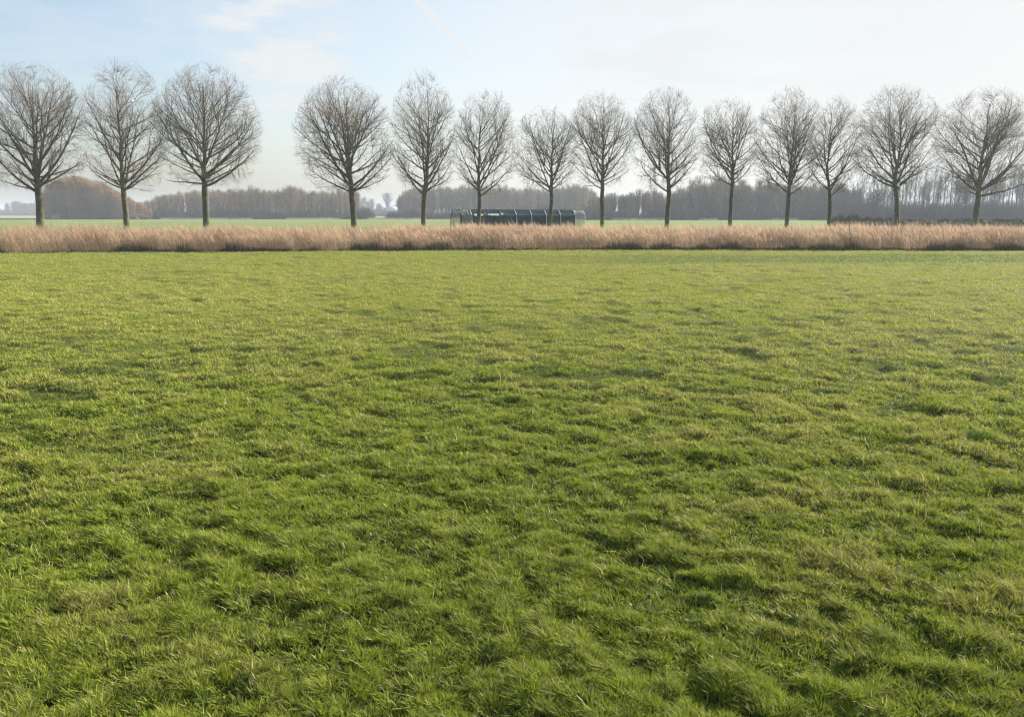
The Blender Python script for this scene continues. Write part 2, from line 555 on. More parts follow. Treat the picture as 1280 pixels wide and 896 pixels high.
def make_tree(spec):
    px, Y, top, xl, xr, fork, tw, label, extra, seed, tint = spec
    g = np.random.default_rng(seed)
    X = gx(px, Y)
    z_of = lambda py: pt(px, py, Y)[1]
    H, zb = z_of(top - 3), z_of(fork)
    m_row = (top + fork) / 2
    wl, wr = X - pt(xl, m_row, Y)[0], pt(xr, m_row, Y)[0] - X
    w, cx = (wl + wr) / 2 * (1.07 if px > 560 else 1.02), (wr - wl) / 2
    zm, zlo = zb + .42 * (H - zb), zb - 1.0
    r0 = tw * .69 / 2

    def inside(p):
        dz = p[..., 2] - zm
        dz = np.where(dz > 0, dz / (H - zm), dz / (zm - zlo))
        rr = np.hypot(p[..., 0] - cx, p[..., 1]) / w
        return np.abs(rr) ** 2.05 + np.abs(dz) ** 2.05 < 1

    def reach(p, d, mx=12.0):
        s = np.linspace(.15, mx, 48)
        q = p[:, None] + d[:, None] * s[None, :, None]
        ins = inside(q)
        ins |= (q[..., 2] < zb + .3) & (np.hypot(q[..., 0], q[..., 1]) < .6)
        out = ~ins
        first = np.where(out.any(1), out.argmax(1), 47)
        return s[first]

    root = empty('bare_tree', (X, Y, 0))
    tag(root, label, 'tree', 'bare trees in a row behind the reeds')
    trunk_b, crown_b = MB(), MB()
    # trunk and leader
    K = 22
    zz = np.concatenate([[-.1, .12, .35, .7], np.linspace(1.3, H * .87, K - 4)])
    wob = np.cumsum(g.normal(0, .035, (K, 2)), 0) * np.clip((zz - 1) / 3, 0, 1.4)[:, None]
    Pt = np.stack([wob[:, 0] + cx * .35 * np.clip((zz - zb) / (H - zb), 0, 1), wob[:, 1], zz], -1)
    u = np.clip((zz - zb) / (H - zb), 0, 1)
    rad = np.where(zz <= zb, r0 * (1.0 - .10 * zz / zb), r0 * (.9 * (1 - u) ** 2.0)) + .012
    rad *= 1 + .45 * np.exp(-np.maximum(zz, 0) / .28)
    bt = BARK * tint
    trunk_b.tubes(Pt[None], rad[None], 10, np.array([bt]))
    # limbs
    n1 = int(g.integers(23, 28))
    i = np.arange(n1)
    f = (i / n1) ** 1.15
    zs = zb + np.where(i < 6, g.uniform(-.05, .8, n1), f * .60 * (H - zb)) + g.normal(0, .1, n1)
    az = i * 2.39996 + g.normal(0, .35, n1) + seed
    lo, hi = 14 + 12 * f, 66 - 4 * f
    a0 = R(1) * (lo + (hi - lo) * g.random(n1) ** .75)
    a0[:6] = R(1) * np.array([56, 30, 44, 22, 66, 38]) + g.normal(0, .08, 6)
    tx = np.interp(zs, zz, Pt[:, 0]); ty = np.interp(zs, zz, Pt[:, 1])
    S = np.stack([tx, ty, zs], -1)
    D = np.stack([np.sin(a0) * np.cos(az), np.sin(a0) * np.sin(az), np.cos(a0)], -1)
    dist = reach(S, D) * g.uniform(.90, .99, n1)
    E = S + D * dist[:, None]
    a1 = np.minimum(a0 + R(8) + g.normal(0, .1, n1), R(74))
    D1 = np.stack([np.sin(a1) * np.cos(az), np.sin(a1) * np.sin(az), np.cos(a1)], -1)
    C1 = S + D1 * (dist * .5)[:, None]
    # a skirt of thinner spreading limbs low in the crown
    k = 6
    az2 = np.arange(k) * 2 * PI / k + g.uniform(0, 6) + g.normal(0, .25, k)
    zs2 = zb + g.uniform(-.1, 1.3, k)
    a2 = R(1) * g.uniform(54, 74, k)
    S2 = np.stack([np.zeros(k), np.zeros(k), zs2], -1)
    D2 = np.stack([np.sin(a2) * np.cos(az2), np.sin(a2) * np.sin(az2), np.cos(a2)], -1)
    d2 = reach(S2, D2) * g.uniform(.85, 1.0, k)
    S = np.concatenate([S, S2]); E = np.concatenate([E, S2 + D2 * d2[:, None]])
    C1 = np.concatenate([C1, S2 + (D2 - np.array([0, 0, .12])) * (d2 * .5)[:, None]])
    dist = np.concatenate([dist, d2 * .5])
    for (spy, epx, epy, ydir) in extra:
        sx, sz = 0.0, z_of(spy)
        ex, ez = pt(epx, epy, Y); ex -= X
        ey = ydir
        S = np.concatenate([S, [[sx, 0, sz]]])
        E = np.concatenate([E, [[ex, ey, ez]]])
        mid = np.array([ex * .55, ey * .5, sz + (ez - sz) * .30])
        C1 = np.concatenate([C1, [mid]])
        dist = np.append(dist, math.hypot(ex, ez - sz))
    n1 = len(S)
    P1 = bez(S, C1, E, 11)
    wig = np.cumsum(g.normal(0, 1, P1.shape), 1) * .017 * dist[:, None, None] * .35
    wig -= wig[:, :1]
    P1 = P1 + wig
    rt = np.interp(S[:, 2], zz, rad)
    r1 = np.clip(.10 * r0 + .0145 * dist * (r0 / .2), .022, rt * .5)
    t = np.linspace(0, 1, 11)
    R1 = r1[:, None] * (1 - t[None]) ** .9 + .007
    trunk_b.tubes(P1, R1, 6, np.repeat(bt[None] * .95, n1, 0))
    # leader counts as a parent too
    lp = np.stack([np.interp(np.linspace(zb + .8, H * .86, 11), zz, Pt[:, k]) for k in range(3)], -1)
    lr = np.interp(lp[:, 2], zz, rad)
    PP = np.concatenate([P1, lp[None]]); RR = np.concatenate([R1, lr[None]])
    LL = np.append(dist, H * .95 - zb - .8)

    def spawn(P, Rad, L, gap, t0, ang, lenf, K, rcap, rmin, up, clip=1.03):
        cnt = np.maximum((L * (1 - t0) / gap * g.uniform(.75, 1.25, len(L))).astype(int), 1)
        idx = np.repeat(np.arange(len(L)), cnt)
        n = len(idx)
        tt = t0 + (1 - t0) * g.random(n) ** .8
        S, T, rp = sample_poly(P, Rad, idx, np.clip(tt, 0, .985))
        rnd = g.normal(0, 1, (n, 3)); rnd[:, 2] += .25
        perp = norm(rnd - T * (rnd * T).sum(-1, keepdims=True))
        aa = R(1) * g.uniform(*ang, n)[:, None]
        D = T * np.cos(aa) + perp * np.sin(aa)
        D[:, 2] += up
        D = norm(D)
        ln = lenf(tt, L[idx], n)
        ln = np.minimum(ln, reach(S, D, 6.0) * g.uniform(.85, clip, n) + .05)
        E = S + D * ln[:, None]
        upv = np.zeros((n, 3)); upv[:, 2] = 1
        C = S + (D - upv * .18 * g.random((n, 1))) * (ln * .5)[:, None]
        Q = bez(S, C, E, K)
        if K > 3:
            Q[:, 1:-1] += g.normal(0, .018, Q[:, 1:-1].shape) * ln[:, None, None]
        r = np.minimum(rp * .6, rmin + rcap * ln)
        r = np.maximum(r, rmin)
        Rn = r[:, None] * (1 - np.linspace(0, 1, K)[None] * .75)
        return Q, Rn, ln

    P2, R2, L2 = spawn(PP, RR, LL, .34, .12, (24, 50), lambda t, L, n: ((1 - t) * L * .55 + .8) * g.uniform(.6, 1.3, n), 6, .0070, .0070, .10, 1.0)
    P3, R3, L3 = spawn(P2, R2, L2, .22, .10, (22, 50), lambda t, L, n: ((1 - t) * L * .5 + .4) * g.uniform(.6, 1.3, n), 4, .0030, .0045, .06, 1.03)
    ns = int(1500 * (w * (H - zb)) / 32)
    dv = norm(g.normal(0, 1, (ns, 3)))
    fr = g.uniform(.70, 1.0, ns) ** .7
    hz = np.where(dv[:, 2] > 0, H - zm, zm - zlo)
    T3 = np.stack([cx + dv[:, 0] * w * fr, dv[:, 1] * w * fr, zm + dv[:, 2] * hz * fr], -1)
    T3 = T3[T3[:, 2] > zb - .1]
    ref = np.concatenate([P2[:, 1:].reshape(-1, 3), P3[:, 1:3].reshape(-1, 3)])
    nr = np.empty(len(T3), int); nd = np.empty(len(T3))
    ctr = np.array([cx, 0, zb + .25 * (H - zb)])
    rin = np.linalg.norm(ref - ctr, axis=1)
    for q in range(0, len(T3), 200):
        tq = T3[q:q + 200]
        dd = np.linalg.norm(tq[:, None] - ref[None], axis=2)
        cost = dd + 1.5 * np.maximum(rin[None] - np.linalg.norm(tq - ctr, axis=1)[:, None] + .15, 0)
        nr[q:q + 200] = cost.argmin(1)
        nd[q:q + 200] = dd[np.arange(len(tq)), nr[q:q + 200]]
    ok = (nd > .2) & (nd < 1.9)
    A, E3, nd = ref[nr[ok]], T3[ok], nd[ok]
    Mx = (A + E3) / 2 + np.array([0, 0, -.02]) * nd[:, None] + g.normal(0, .035, A.shape) * nd[:, None]
    P3 = np.concatenate([P3, bez(A, Mx, E3, 4)])
    R3 = np.concatenate([R3, (.0045 + .0028 * nd)[:, None] * (1 - np.linspace(0, 1, 4)[None] * .7)])
    L3 = np.concatenate([L3, nd])
    P4, R4, L4 = spawn(P3, R3, L3, .125, .12, (20, 58), lambda t, L, n: g.uniform(.18, .5, n), 3, .001, .0034, .06, 1.03)
    P5, R5, L5 = spawn(P1, R1, dist, .3, .05, (40, 80), lambda t, L, n: g.uniform(.3, 1.1, n), 4, .003, .006, .1, 1.0)
    tw_red = np.array([.215, .130, .094]); tw_grey = np.array([.200, .155, .096])
    red = np.clip((700 - px) / 900, 0, .8)
    tc = (tw_red * red + tw_grey * (1 - red)) * tint
    crown_b.tubes(P2, R2, 4, np.repeat(bt[None] * .95, len(P2), 0))
    crown_b.tubes(P3, R3, 3, np.repeat((bt * .4 + tc * .6)[None], len(P3), 0))
    crown_b.tubes(P4, R4, 3, np.repeat(tc[None], len(P4), 0))
    crown_b.tubes(P5, R5, 3, np.repeat(tc[None], len(P5), 0))
    trunk_b.build('trunk', M_BARK, root, True)
    crown_b.build('crown', M_TWIG, root)
    return root


def Yrow(px):
    return 64 + 9 * (px / 1280.0)


TREES = [
    # px, top, xl, xr, fork, trunk width m, label, extra limbs (start row, end px, end row, y offset)
    (49, 77, -26, 106, 238, .78, 'bare round crowned tree whose left side is cut by the left photo edge', [(240, -14, 182, -.4), (233, 96, 200, .6)]),
    (157, 72, 104, 207, 238, .60, 'tall bare tree in front of the brown thicket, middle of the left three', [(236, 110, 205, -.5), (238, 195, 205, .6)]),
    (257, 80, 193, 325, 232, .66, 'broad bare tree, right end of the left three, beside the wide gap', [(230, 204, 224, .5), (233, 322, 186, -.5)]),
    (442, 97, 368, 492, 238, .64, 'broad bare tree just right of the wide gap in the row', [(241, 386, 212, -.6), (240, 490, 190, .5)]),
    (529, 87, 487, 572, 241, .56, 'tallest narrow bare tree, standing just left of the teal shelter', [(243, 497, 196, .4), (242, 566, 205, -.4)]),
    (598, 112, 568, 647, 243, .47, 'bare tree in front of the left half of the teal shelter', [(246, 645, 202, -.4)]),
    (688, 133, 644, 722, 239, .42, 'shortest bare tree, in front of the right half of the teal shelter', [(240, 648, 200, .4), (238, 718, 205, -.4)]),
    (753, 113, 710, 791, 232, .46, 'bare tree just right of the teal shelter with its lowest limb reaching left', [(237, 716, 202, .5)]),
    (834, 108, 789, 872, 236, .54, 'bare tree second to the right of the teal shelter, with evenly forked crown', [(240, 796, 200, -.4), (236, 872, 196, .5)]),
    (913, 120, 871, 946, 229, .46, 'smaller bare tree, third to the right of the teal shelter', [(232, 880, 196, .4), (231, 946, 194, -.4)]),
    (984, 108, 944, 1028, 242, .47, 'taller bare tree close to the left of a thinner one with touching crowns', [(244, 1026, 206, .4), (241, 948, 190, .3)]),
    (1037, 120, 1010, 1078, 241, .42, 'thin narrow bare tree at the left end of the dark hedge', [(245, 1074, 208, .4), (238, 1010, 212, -.4)]),
    (1122, 105, 1068, 1171, 234, .54, 'broad bare tree over the dark hedge, second from the right edge', [(236, 1062, 196, -.5), (232, 1168, 186, .5)]),
    (1220, 108, 1172, 1286, 242, .66, 'rightmost bare tree, stout with a long low limb to the right', [(245, 1296, 222, -.3), (241, 1284, 184, .5), (239, 1178, 192, .4), (243, 1200, 235, -.3)]),
]


def build_tree_row():
    for k, (px, top, xl, xr, fork, tw, label, ex) in enumerate(TREES):
        tint = np.array([1, 1, 1.]) * (1.0 + .10 * math.sin(k * 2.1))
        make_tree((px, Yrow(px) + .8 * math.sin(k * 1.7), top, xl, xr, fork, tw, label, ex, 100 + k, tint))


# ------------------------------------------------------------------ far woods
def wood_trees(mb, X, Y, H, W, col, g, dens=5.0, zlo=.12, thick=1.0, angle=(12, 34), stem=.012):
    """Many slim bare trees; arrays of the same length."""
    n = len(X)
    if n == 0: return
    B = np.stack([X, Y, np.zeros(n)], -1)
    t = np.linspace(0, 1, 4)
    dr = g.normal(0, .02, (n, 2)) * H[:, None]
    P = B[:, None] + np.stack([dr[:, :1] * t, dr[:, 1:] * t, H[:, None] * t], -1)
    rs = np.maximum(stem * H, .03)
    mb.tubes(P, rs[:, None] * (1 - .88 * t)[None], 4, col)
    cnt = np.maximum((H * dens).astype(int), 4)
    idx = np.repeat(np.arange(n), cnt); m = len(idx)
    f = zlo + (.97 - zlo) * g.random(m)
    S = B[idx] + np.stack([dr[idx, 0] * f, dr[idx, 1] * f, H[idx] * f], -1)
    az = g.uniform(0, 2 * PI, m); a = R(1) * g.uniform(*angle, m)
    D = np.stack([np.sin(a) * np.cos(az), np.sin(a) * np.sin(az), np.cos(a)], -1)
    prof = np.sqrt(np.clip(1 - ((f - .5) / .56) ** 2, .05, 1))
    L = np.minimum(W[idx] * prof / np.sin(a) * g.uniform(.5, 1.05, m), (1.02 - f) * H[idx] * 1.1 + .4)
    E = S + D * L[:, None]
    Q = np.stack([S, S + D * L[:, None] * .5 + g.normal(0, .05, (m, 3)) * L[:, None], E], 1)
    rr = np.array([.034, .022, .010]) * thick
    mb.tubes(Q, np.repeat(rr[None], m, 0), 3, col[idx] * g.uniform(.8, 1.2, (m, 1)))
    k = 4
    id2 = np.repeat(np.arange(m), k); m2 = len(id2)
    fr = g.uniform(.3, 1, m2)[:, None]
    S2 = S[id2] * (1 - fr) + E[id2] * fr
    D2 = norm(D[id2] + g.normal(0, .38, (m2, 3)) + np.array([0, 0, .15]))
    L2 = g.uniform(.35, 1.1, m2)[:, None] * np.clip(H[idx][id2] / 9, .6, 1.2)[:, None]
    Q2 = np.stack([S2, S2 + D2 * L2], 1)
    mb.tubes(Q2, np.repeat((np.array([.016, .006]) * thick)[None], m2, 0), 3, col[idx][id2] * g.uniform(.8, 1.25, (m2, 1)))


def bush_twigs(mb, X, Y, H, W, col, g, n_each=220, thick=1.0):
    """Rounded bare bushes: rods rising from a wide foot to a domed outline."""
    n = len(X)
    idx = np.repeat(np.arange(n), n_each); m = len(idx)
    az = g.uniform(0, 2 * PI, m); rad = np.sqrt(g.random(m))
    el = g.random(m)
    top = np.sqrt(np.clip(1 - rad ** 2, 0, 1))
    E = np.stack([X[idx] + W[idx] * rad * np.cos(az), Y[idx] + W[idx] * rad * np.sin(az), H[idx] * (top * (.35 + .65 * el ** .5)) + .1], -1)
    fr = g.uniform(.25, .75, m)
    S = np.stack([X[idx] + (E[:, 0] - X[idx]) * fr, Y[idx] + (E[:, 1] - Y[idx]) * fr, np.maximum(E[:, 2] * g.uniform(0, .6, m) - .2, 0)], -1)
    Mid = (S + E) / 2 + g.normal(0, .1, (m, 3)) * W[idx][:, None] * .4
    Mid[:, 2] = np.maximum(Mid[:, 2], .05)
    mb.tubes(np.stack([S, Mid, E], 1), np.repeat((np.array([.032, .024, .008]) * thick)[None], m, 0), 3, col[idx] * g.uniform(.75, 1.2, (m, 1)))
    k = 3
    id2 = np.repeat(np.arange(m), k); m2 = len(id2)
    f2 = g.uniform(.35, 1, m2)[:, None]
    S2 = Mid[id2] * (1 - f2) + E[id2] * f2
    L2 = g.uniform(.2, .6, m2)[:, None] * np.clip(H[idx][id2] / 5, .6, 1.6)[:, None]
    D2 = norm(g.normal(0, .6, (m2, 3)) + np.array([0, 0, .6]))
    mb.tubes(np.stack([S2, S2 + D2 * L2], 1), np.repeat((np.array([.018, .006]) * thick)[None], m2, 0), 3, col[idx][id2] * g.uniform(.75, 1.25, (m2, 1)))


def scatter(px0, px1, Y0, Y1, n, prof, g, jit=.12):
    """Random trees in a belt; prof = (px list, top row list) at the belt's near edge."""
    px = g.uniform(px0, px1, n)
    Y = g.uniform(Y0, Y1, n)
    X = (px - 640) / F / (CP + (448 - HY) / F * SP) * Y
    top = np.interp(px, prof[0], prof[1])
    H = np.array([pt(p, t, y)[1] for p, t, y in zip(px, top, (Y * .5 + Y0 * .5))])
    return X, Y, np.maximum(H * (1 + g.normal(0, jit, n) - jit * 1.1), .6), px


def cols(n, base, var, g):
    return np.array(base) * (1 + g.normal(0, var, (n, 1))) * (1 + g.normal(0, var * .25, (n, 3)))


def build_woods():
    g = np.random.default_rng(21)
    # left thicket
    mb = MB()
    prof = ([50, 57, 64, 75, 90, 108, 125, 140, 155, 168, 180, 194], [262, 246, 236, 229, 226.5, 228.5, 232, 238, 247, 254, 259, 270])
    X, Y, H, px = scatter(56, 190, 279, 302, 360, prof, g, .05)
    wood_trees(mb, X, Y, H, .16 * H + .5, cols(len(X), (.32, .205, .105), .14, g), g, 6, .05, 1.15, (4, 22), .006)
    X, Y, H, px = scatter(58, 186, 277, 282, 60, (prof[0], np.array(prof[1]) * .45 + 272 * .55), g, .15)
    bush_twigs(mb, X, Y, H, H * .7, cols(len(X), (.19, .14, .085), .14, g), g, 110)
    tag(mb.build('thicket', M_WOOD), 'rounded brown bare thicket across the far field on the left', 'thicket', kind='stuff')

    # the wood behind, left of the middle
    mb = MB()
    prof = ([165, 178, 190, 205, 222, 240, 300, 340, 365, 372, 385, 400, 450], [263, 256, 250, 246, 245, 241, 239.5, 241, 237, 237, 242, 241.5, 242])
    X, Y, H, px = scatter(165, 447, 290, 330, 520, prof, g, .07)
    wood_trees(mb, X, Y, H, .11 * H + .4, cols(len(X), (.190, .138, .084), .22, g), g, 5.5, .10, 1.15, (8, 38), .009)
    X, Y, H, px = scatter(170, 447, 288, 312, 420, ([165, 447], [259.5, 261]), g, .22)
    bush_twigs(mb, X, Y, H, H * 1.1, cols(len(X), (.085, .070, .052), .15, g), g, 90)
    # middle wood, paler and further away
    prof = ([495, 505, 515, 540, 560, 600, 640, 680, 697, 705, 715, 728, 738, 746, 752], [252, 242, 238, 239, 237, 236, 238, 239, 238, 235, 233.5, 235, 239, 246, 254])
    X, Y, H, px = scatter(497, 750, 345, 400, 560, prof, g, .07)
    wood_trees(mb, X, Y, H, .10 * H + .4, cols(len(X), (.185, .148, .094), .2, g), g, 5, .22, 1.25, (8, 34), .010)
    X, Y, H, px = scatter(505, 760, 289, 300, 130, ([505, 530, 600, 640, 690, 760], [261, 260, 262, 257, 254, 251]), g, .18)
    bush_twigs(mb, X, Y, H, H * .75, cols(len(X), (.080, .066, .054), .15, g), g, 150)
    tag(mb.build('far_wood', M_WOOD), 'bare grey brown wood along the far side of the field', 'wood', kind='stuff')

    # dense dark wood right of the middle
    mb = MB()
    prof = ([733, 745, 780, 820, 850, 870, 885, 900, 915, 940, 960, 1000, 1040, 1075], [254, 248, 245.5, 243, 239, 234, 231, 228, 232, 235, 233, 236, 236, 236])
    X, Y, H, px = scatter(735, 1075, 254, 292, 520, prof, g, .13)
    wood_trees(mb, X, Y, H, .15 * H + .4, cols(len(X), (.122, .095, .060), .22, g), g, 6, .08, 1.25, (8, 32), .010)
    X, Y, H, px = scatter(735, 1080, 250, 260, 150, (prof[0], np.array(prof[1]) * .45 + 275 * .55), g, .18)
    bush_twigs(mb, X, Y, H, H * .7, cols(len(X), (.078, .066, .056), .15, g), g, 150)
    # low dark growth under the tall stand on the right
    X, Y, H, px = scatter(1060, 1420, 222, 262, 330, ([1060, 1120, 1280, 1420], [240, 247, 246, 246]), g, .16)
    bush_twigs(mb, X, Y, H, H * .55, cols(len(X), (.070, .064, .058), .15, g), g, 150)
    X, Y, H, px = scatter(1050, 1420, 262, 300, 70, ([1060, 1420], [231, 222]), g, .1)
    wood_trees(mb, X, Y, H, .14 * H + .3, cols(len(X), (.120, .100, .085), .15, g), g, 4, .3, 1.1, (10, 34), .010)
    tag(mb.build('dense_wood', M_WOOD), 'dense dark bare wood behind the right half of the tree row', 'wood', kind='stuff')

    # very far tree lines
    mb = MB()
    X, Y, H, px = scatter(-260, 62, 760, 860, 330, ([-260, -40, 0, 8, 22, 30, 40, 60], [258, 257, 263, 257, 252.5, 256, 254, 251]), g, .10)
    wood_trees(mb, X, Y, H, .3 * H, cols(len(X), (.10, .088, .08), .1, g), g, 5, .1, 2.6, (10, 40), .012)
    X, Y, H, px = scatter(-260, 62, 742, 756, 300, ([-260, 62], [260, 259]), g, .12)
    bush_twigs(mb, X, Y, H, H * 1.5, cols(len(X), (.09, .08, .075), .1, g), g, 70, 2.4)
    X, Y, H, px = scatter(436, 520, 640, 760, 70, ([436, 455, 465, 475, 478, 490, 500, 520], [247, 249, 249, 256, 258, 258, 254, 246]), g, .12)
    wood_trees(mb, X, Y, H, .3 * H, cols(len(X), (.11, .10, .09), .1, g), g, 5, .1, 2.4, (10, 40), .012)
    X, Y, H, px = scatter(440, 530, 560, 600, 110, ([440, 530], [258, 257]), g, .15)
    bush_twigs(mb, X, Y, H, H * 1.6, cols(len(X), (.12, .108, .085), .1, g), g, 80, 2.2)
    tag(mb.build('distant_tree_line', M_WOOD), 'hazy blue tree lines on the horizon', 'tree line', kind='stuff')

    # dead grass along the ditch at the foot of the woods
    mb = MB()
    n = 26000
    px = g.uniform(-120, 1330, n)
    Y = np.where(px > 735, g.uniform(246, 251, n), g.uniform(280, 287, n))
    X = (px - 640) / F / (CP + (448 - HY) / F * SP) * Y
    k = vnoise(px / 34.0, np.zeros(n), 71)
    palek = sstep(.5, .62, k) * ((px > 200) | (px < -50))
    dark = np.array([.075, .075, .040]); pale = np.array([.46, .40, .30])
    c = dark * (1 - palek[:, None]) + pale * palek[:, None]
    Hh = g.uniform(.25, .6, n) * np.where(palek > .5, 1.3, .8)
    blades(mb, np.stack([X, Y, np.zeros(n)], -1), Hh, g.uniform(.05, .12, n), g.normal(0, .1, (n, 2)), g.uniform(-.7, .7, n), c * g.uniform(.7, 1.2, (n, 1)), None, 1)
    tag(mb.build('ditch_grass', M_WEED), 'line of dead grass along the ditch at the foot of the woods', 'dead grass', kind='stuff')


def single_wood_thing(name, label, cat, px, Y, top, W, col, g, group=None, kind='tree', **kw):
    H = pt(px, top, Y)[1]
    root = empty(name, (gx(px, Y), Y, 0))
    tag(root, label, cat, group)
    z = np.zeros(1)
    c = np.array([col])
    if kind == 'bush':
        mb = MB(); bush_twigs(mb, z, z, np.array([H]), np.array([W]), c, g, kw.get('n_each', 500), kw.get('thick', 1.0))
        mb.build('branches', M_WOOD, root)
    else:
        # split the stem from the crown
        m1, m2 = MB(), MB()
        t = np.linspace(0, 1, 5)
        P = np.stack([g.normal(0, .05, 5) * t, g.normal(0, .05, 5) * t, t * H * .97], -1)
        m1.tubes(P[None], (kw.get('stem', .011) * H * (1 - .85 * t))[None], 5, c)
        wood_trees(m2, z, z, np.array([H]), np.array([W]), c, g, kw.get('dens', 6), kw.get('zlo', .3), kw.get('thick', 1.0), kw.get('angle', (14, 42)), .004)
        m1.build('trunk', M_WOOD, root)
        m2.build('crown', M_WOOD, root)
    return root


def build_far_things():
    g = np.random.default_rng(33)
    # slim trees of the see-through stand on the right
    px = 1064.0
    while px < 1330:
        top = np.interp(px, [1060, 1100, 1150, 1180, 1230, 1280, 1330], [231, 222, 212, 216, 214, 206, 205]) + g.normal(0, 5)
        Y = g.uniform(219, 262)
        single_wood_thing('slender_tree', 'slender bare tree in the see-through stand behind the hedge at the right', 'tree', px, Y, top, g.uniform(.8, 1.5),
                          np.array([.085, .078, .066]) * g.uniform(.8, 1.2), g, 'slender trees in the stand at the right', dens=g.uniform(2.5, 4), zlo=.35, thick=1.15, stem=.0105)
        px += g.uniform(3.0, 6.5)
    single_wood_thing('bushy_tree', 'dark bushy crowned tree in the far stand, left of the tree over the hedge', 'tree', 1096, 216, 239, 4.0, np.array([.055, .056, .056]), g, None, dens=26, zlo=.25, thick=1.1, angle=(30, 80))
    single_wood_thing('bushy_tree', 'dark bushy crowned tree in the far stand, behind the rightmost trunk', 'tree', 1205, 218, 226, 3.6, np.array([.055, .056, .060]), g, None, dens=18, zlo=.4, thick=1.1, angle=(30, 80))
    single_wood_thing('bush', 'dark rounded bush beside the trunk of the broad tree right of the gap', 'bush', 455, 286, 257.5, 4.2, np.array([.070, .070, .066]), g, None, 'bush', n_each=900)
    single_wood_thing('bush', 'dark low bush at the left end of the middle wood', 'bush', 493, 287, 263.5, 3.6, np.array([.070, .068, .066]), g, None, 'bush', n_each=700)
    single_wood_thing('bush', 'taller dark bush just left of the tallest narrow tree', 'bush', 513, 288, 259.5, 5.2, np.array([.075, .070, .070]), g, None, 'bush', n_each=1100)
    single_wood_thing('bush', 'pale straw coloured bush at the foot of the brown thicket', 'bush', 69, 274, 266.5, 1.4, np.array([.42, .33, .25]), g, None, 'bush', n_each=70)
    single_wood_thing('hazy_tree', 'lone hazy tree on the skyline in the gap between the woods', 'tree', 484.5, 620, 243, 5.0, np.array([.10, .09, .085]), g, None, dens=9, zlo=.2, thick=2.4, angle=(14, 50))

    # dark hedge behind the right end of the row
    mb = MB()
    n = 9000
    px = g.uniform(1039, 1300, n)
    Y = g.uniform(84, 86, n)
    X = (px - 640) / F / (CP + (448 - HY) / F * SP) * Y
    hmax = np.interp(px, [1039, 1042, 1085, 1100, 1150, 1165, 1300], [1.35, 1.65, 1.55, 1.40, 1.36, 1.28, 1.26]) * (.86 + .28 * vnoise(px / 7.0, np.zeros(n), 81))
    z = hmax * g.random(n) ** .7
    d = norm(g.normal(0, 1, (n, 3)) + np.array([0, 0, .7]))
    S = np.stack([X, Y, z * .9], -1)
    E = S + d * g.uniform(.08, .28, n)[:, None]
    E[:, 2] = np.maximum(E[:, 2], .02)
    mb.tubes(np.stack([S, E], 1), np.repeat(np.array([[.013, .004]]), n, 0), 3, np.array([.050, .045, .032]) * g.uniform(.6, 1.4, (n, 1)))
    m = 700
    X2 = np.linspace(X.min(), X.max(), m); h2 = np.interp(X2, np.sort(X), hmax[np.argsort(X)]) * g.uniform(.6, .95, m)
    S = np.stack([X2, g.uniform(84.3, 85.7, m), np.zeros(m)], -1); E = S + np.stack([g.normal(0, .1, m), g.normal(0, .1, m), h2], -1)
    mb.tubes(np.stack([S, E], 1), np.repeat(np.array([[.018, .008]]), m, 0), 3, np.array([.06, .05, .036]) * g.uniform(.6, 1.4, (m, 1)))
    # clinging dark leaves
    nl = 26000
    pl = g.integers(0, n, nl)
    base = np.stack([X[pl] + g.normal(0, .1, nl), Y[pl] + g.normal(0, .15, nl), z[pl]], -1)
    blades(mb, base, g.uniform(.03, .08, nl), g.uniform(.03, .06, nl), g.normal(0, .05, (nl, 2)), g.uniform(0, PI, nl), np.array([.040, .042, .022]) * g.uniform(.5, 1.5, (nl, 1)), None, 1)
    tag(mb.build('hedge', M_WEED), 'low dark ragged hedge behind the four rightmost trees', 'hedge')

    # pale roofed farm building in the gap
    bx = gx(494, 470)
    root = empty('farm_building', (bx, 470, 0), R(12))
    tag(root, 'pale roofed farm building half hidden in the gap between the woods', 'building')
    m = MB(); m.box((-4.2, -3, 0), (4.2, 3, 3.6), (.30, .26, .23)); m.build('wall', M_WALL, root)
    m = MB()
    m.add([(-4.6, -3.5, 3.5), (4.6, -3.5, 3.5), (4.6, 0, 5.6), (-4.6, 0, 5.6), (4.6, 3.5, 3.5), (-4.6, 3.5, 3.5),
           (-4.6, -3.5, 3.35), (4.6, -3.5, 3.35), (4.6, 3.5, 3.35), (-4.6, 3.5, 3.35)],
          [[(0, 1, 2, 3), (3, 2, 4, 5), (6, 9, 8, 7), (0, 6, 7, 1), (5, 4, 8, 9)], [(0, 3, 5), (1, 4, 2)], [(0, 5, 9, 6), (1, 7, 8, 4)]], (.62, .64, .66))
    m.build('roof', M_ROOF, root)
    for sx in (-2.2, 1.6):
        m = MB(); m.box((sx, -3.06, 1.2), (sx + 1.0, -3.0, 2.3), (.05, .06, .07)); m.build('window', M_METAL, root)
    m = MB(); m.box((-.6, -3.07, 0), (.5, -3.0, 2.1), (.09, .07, .05)); m.build('door', M_WALL, root)


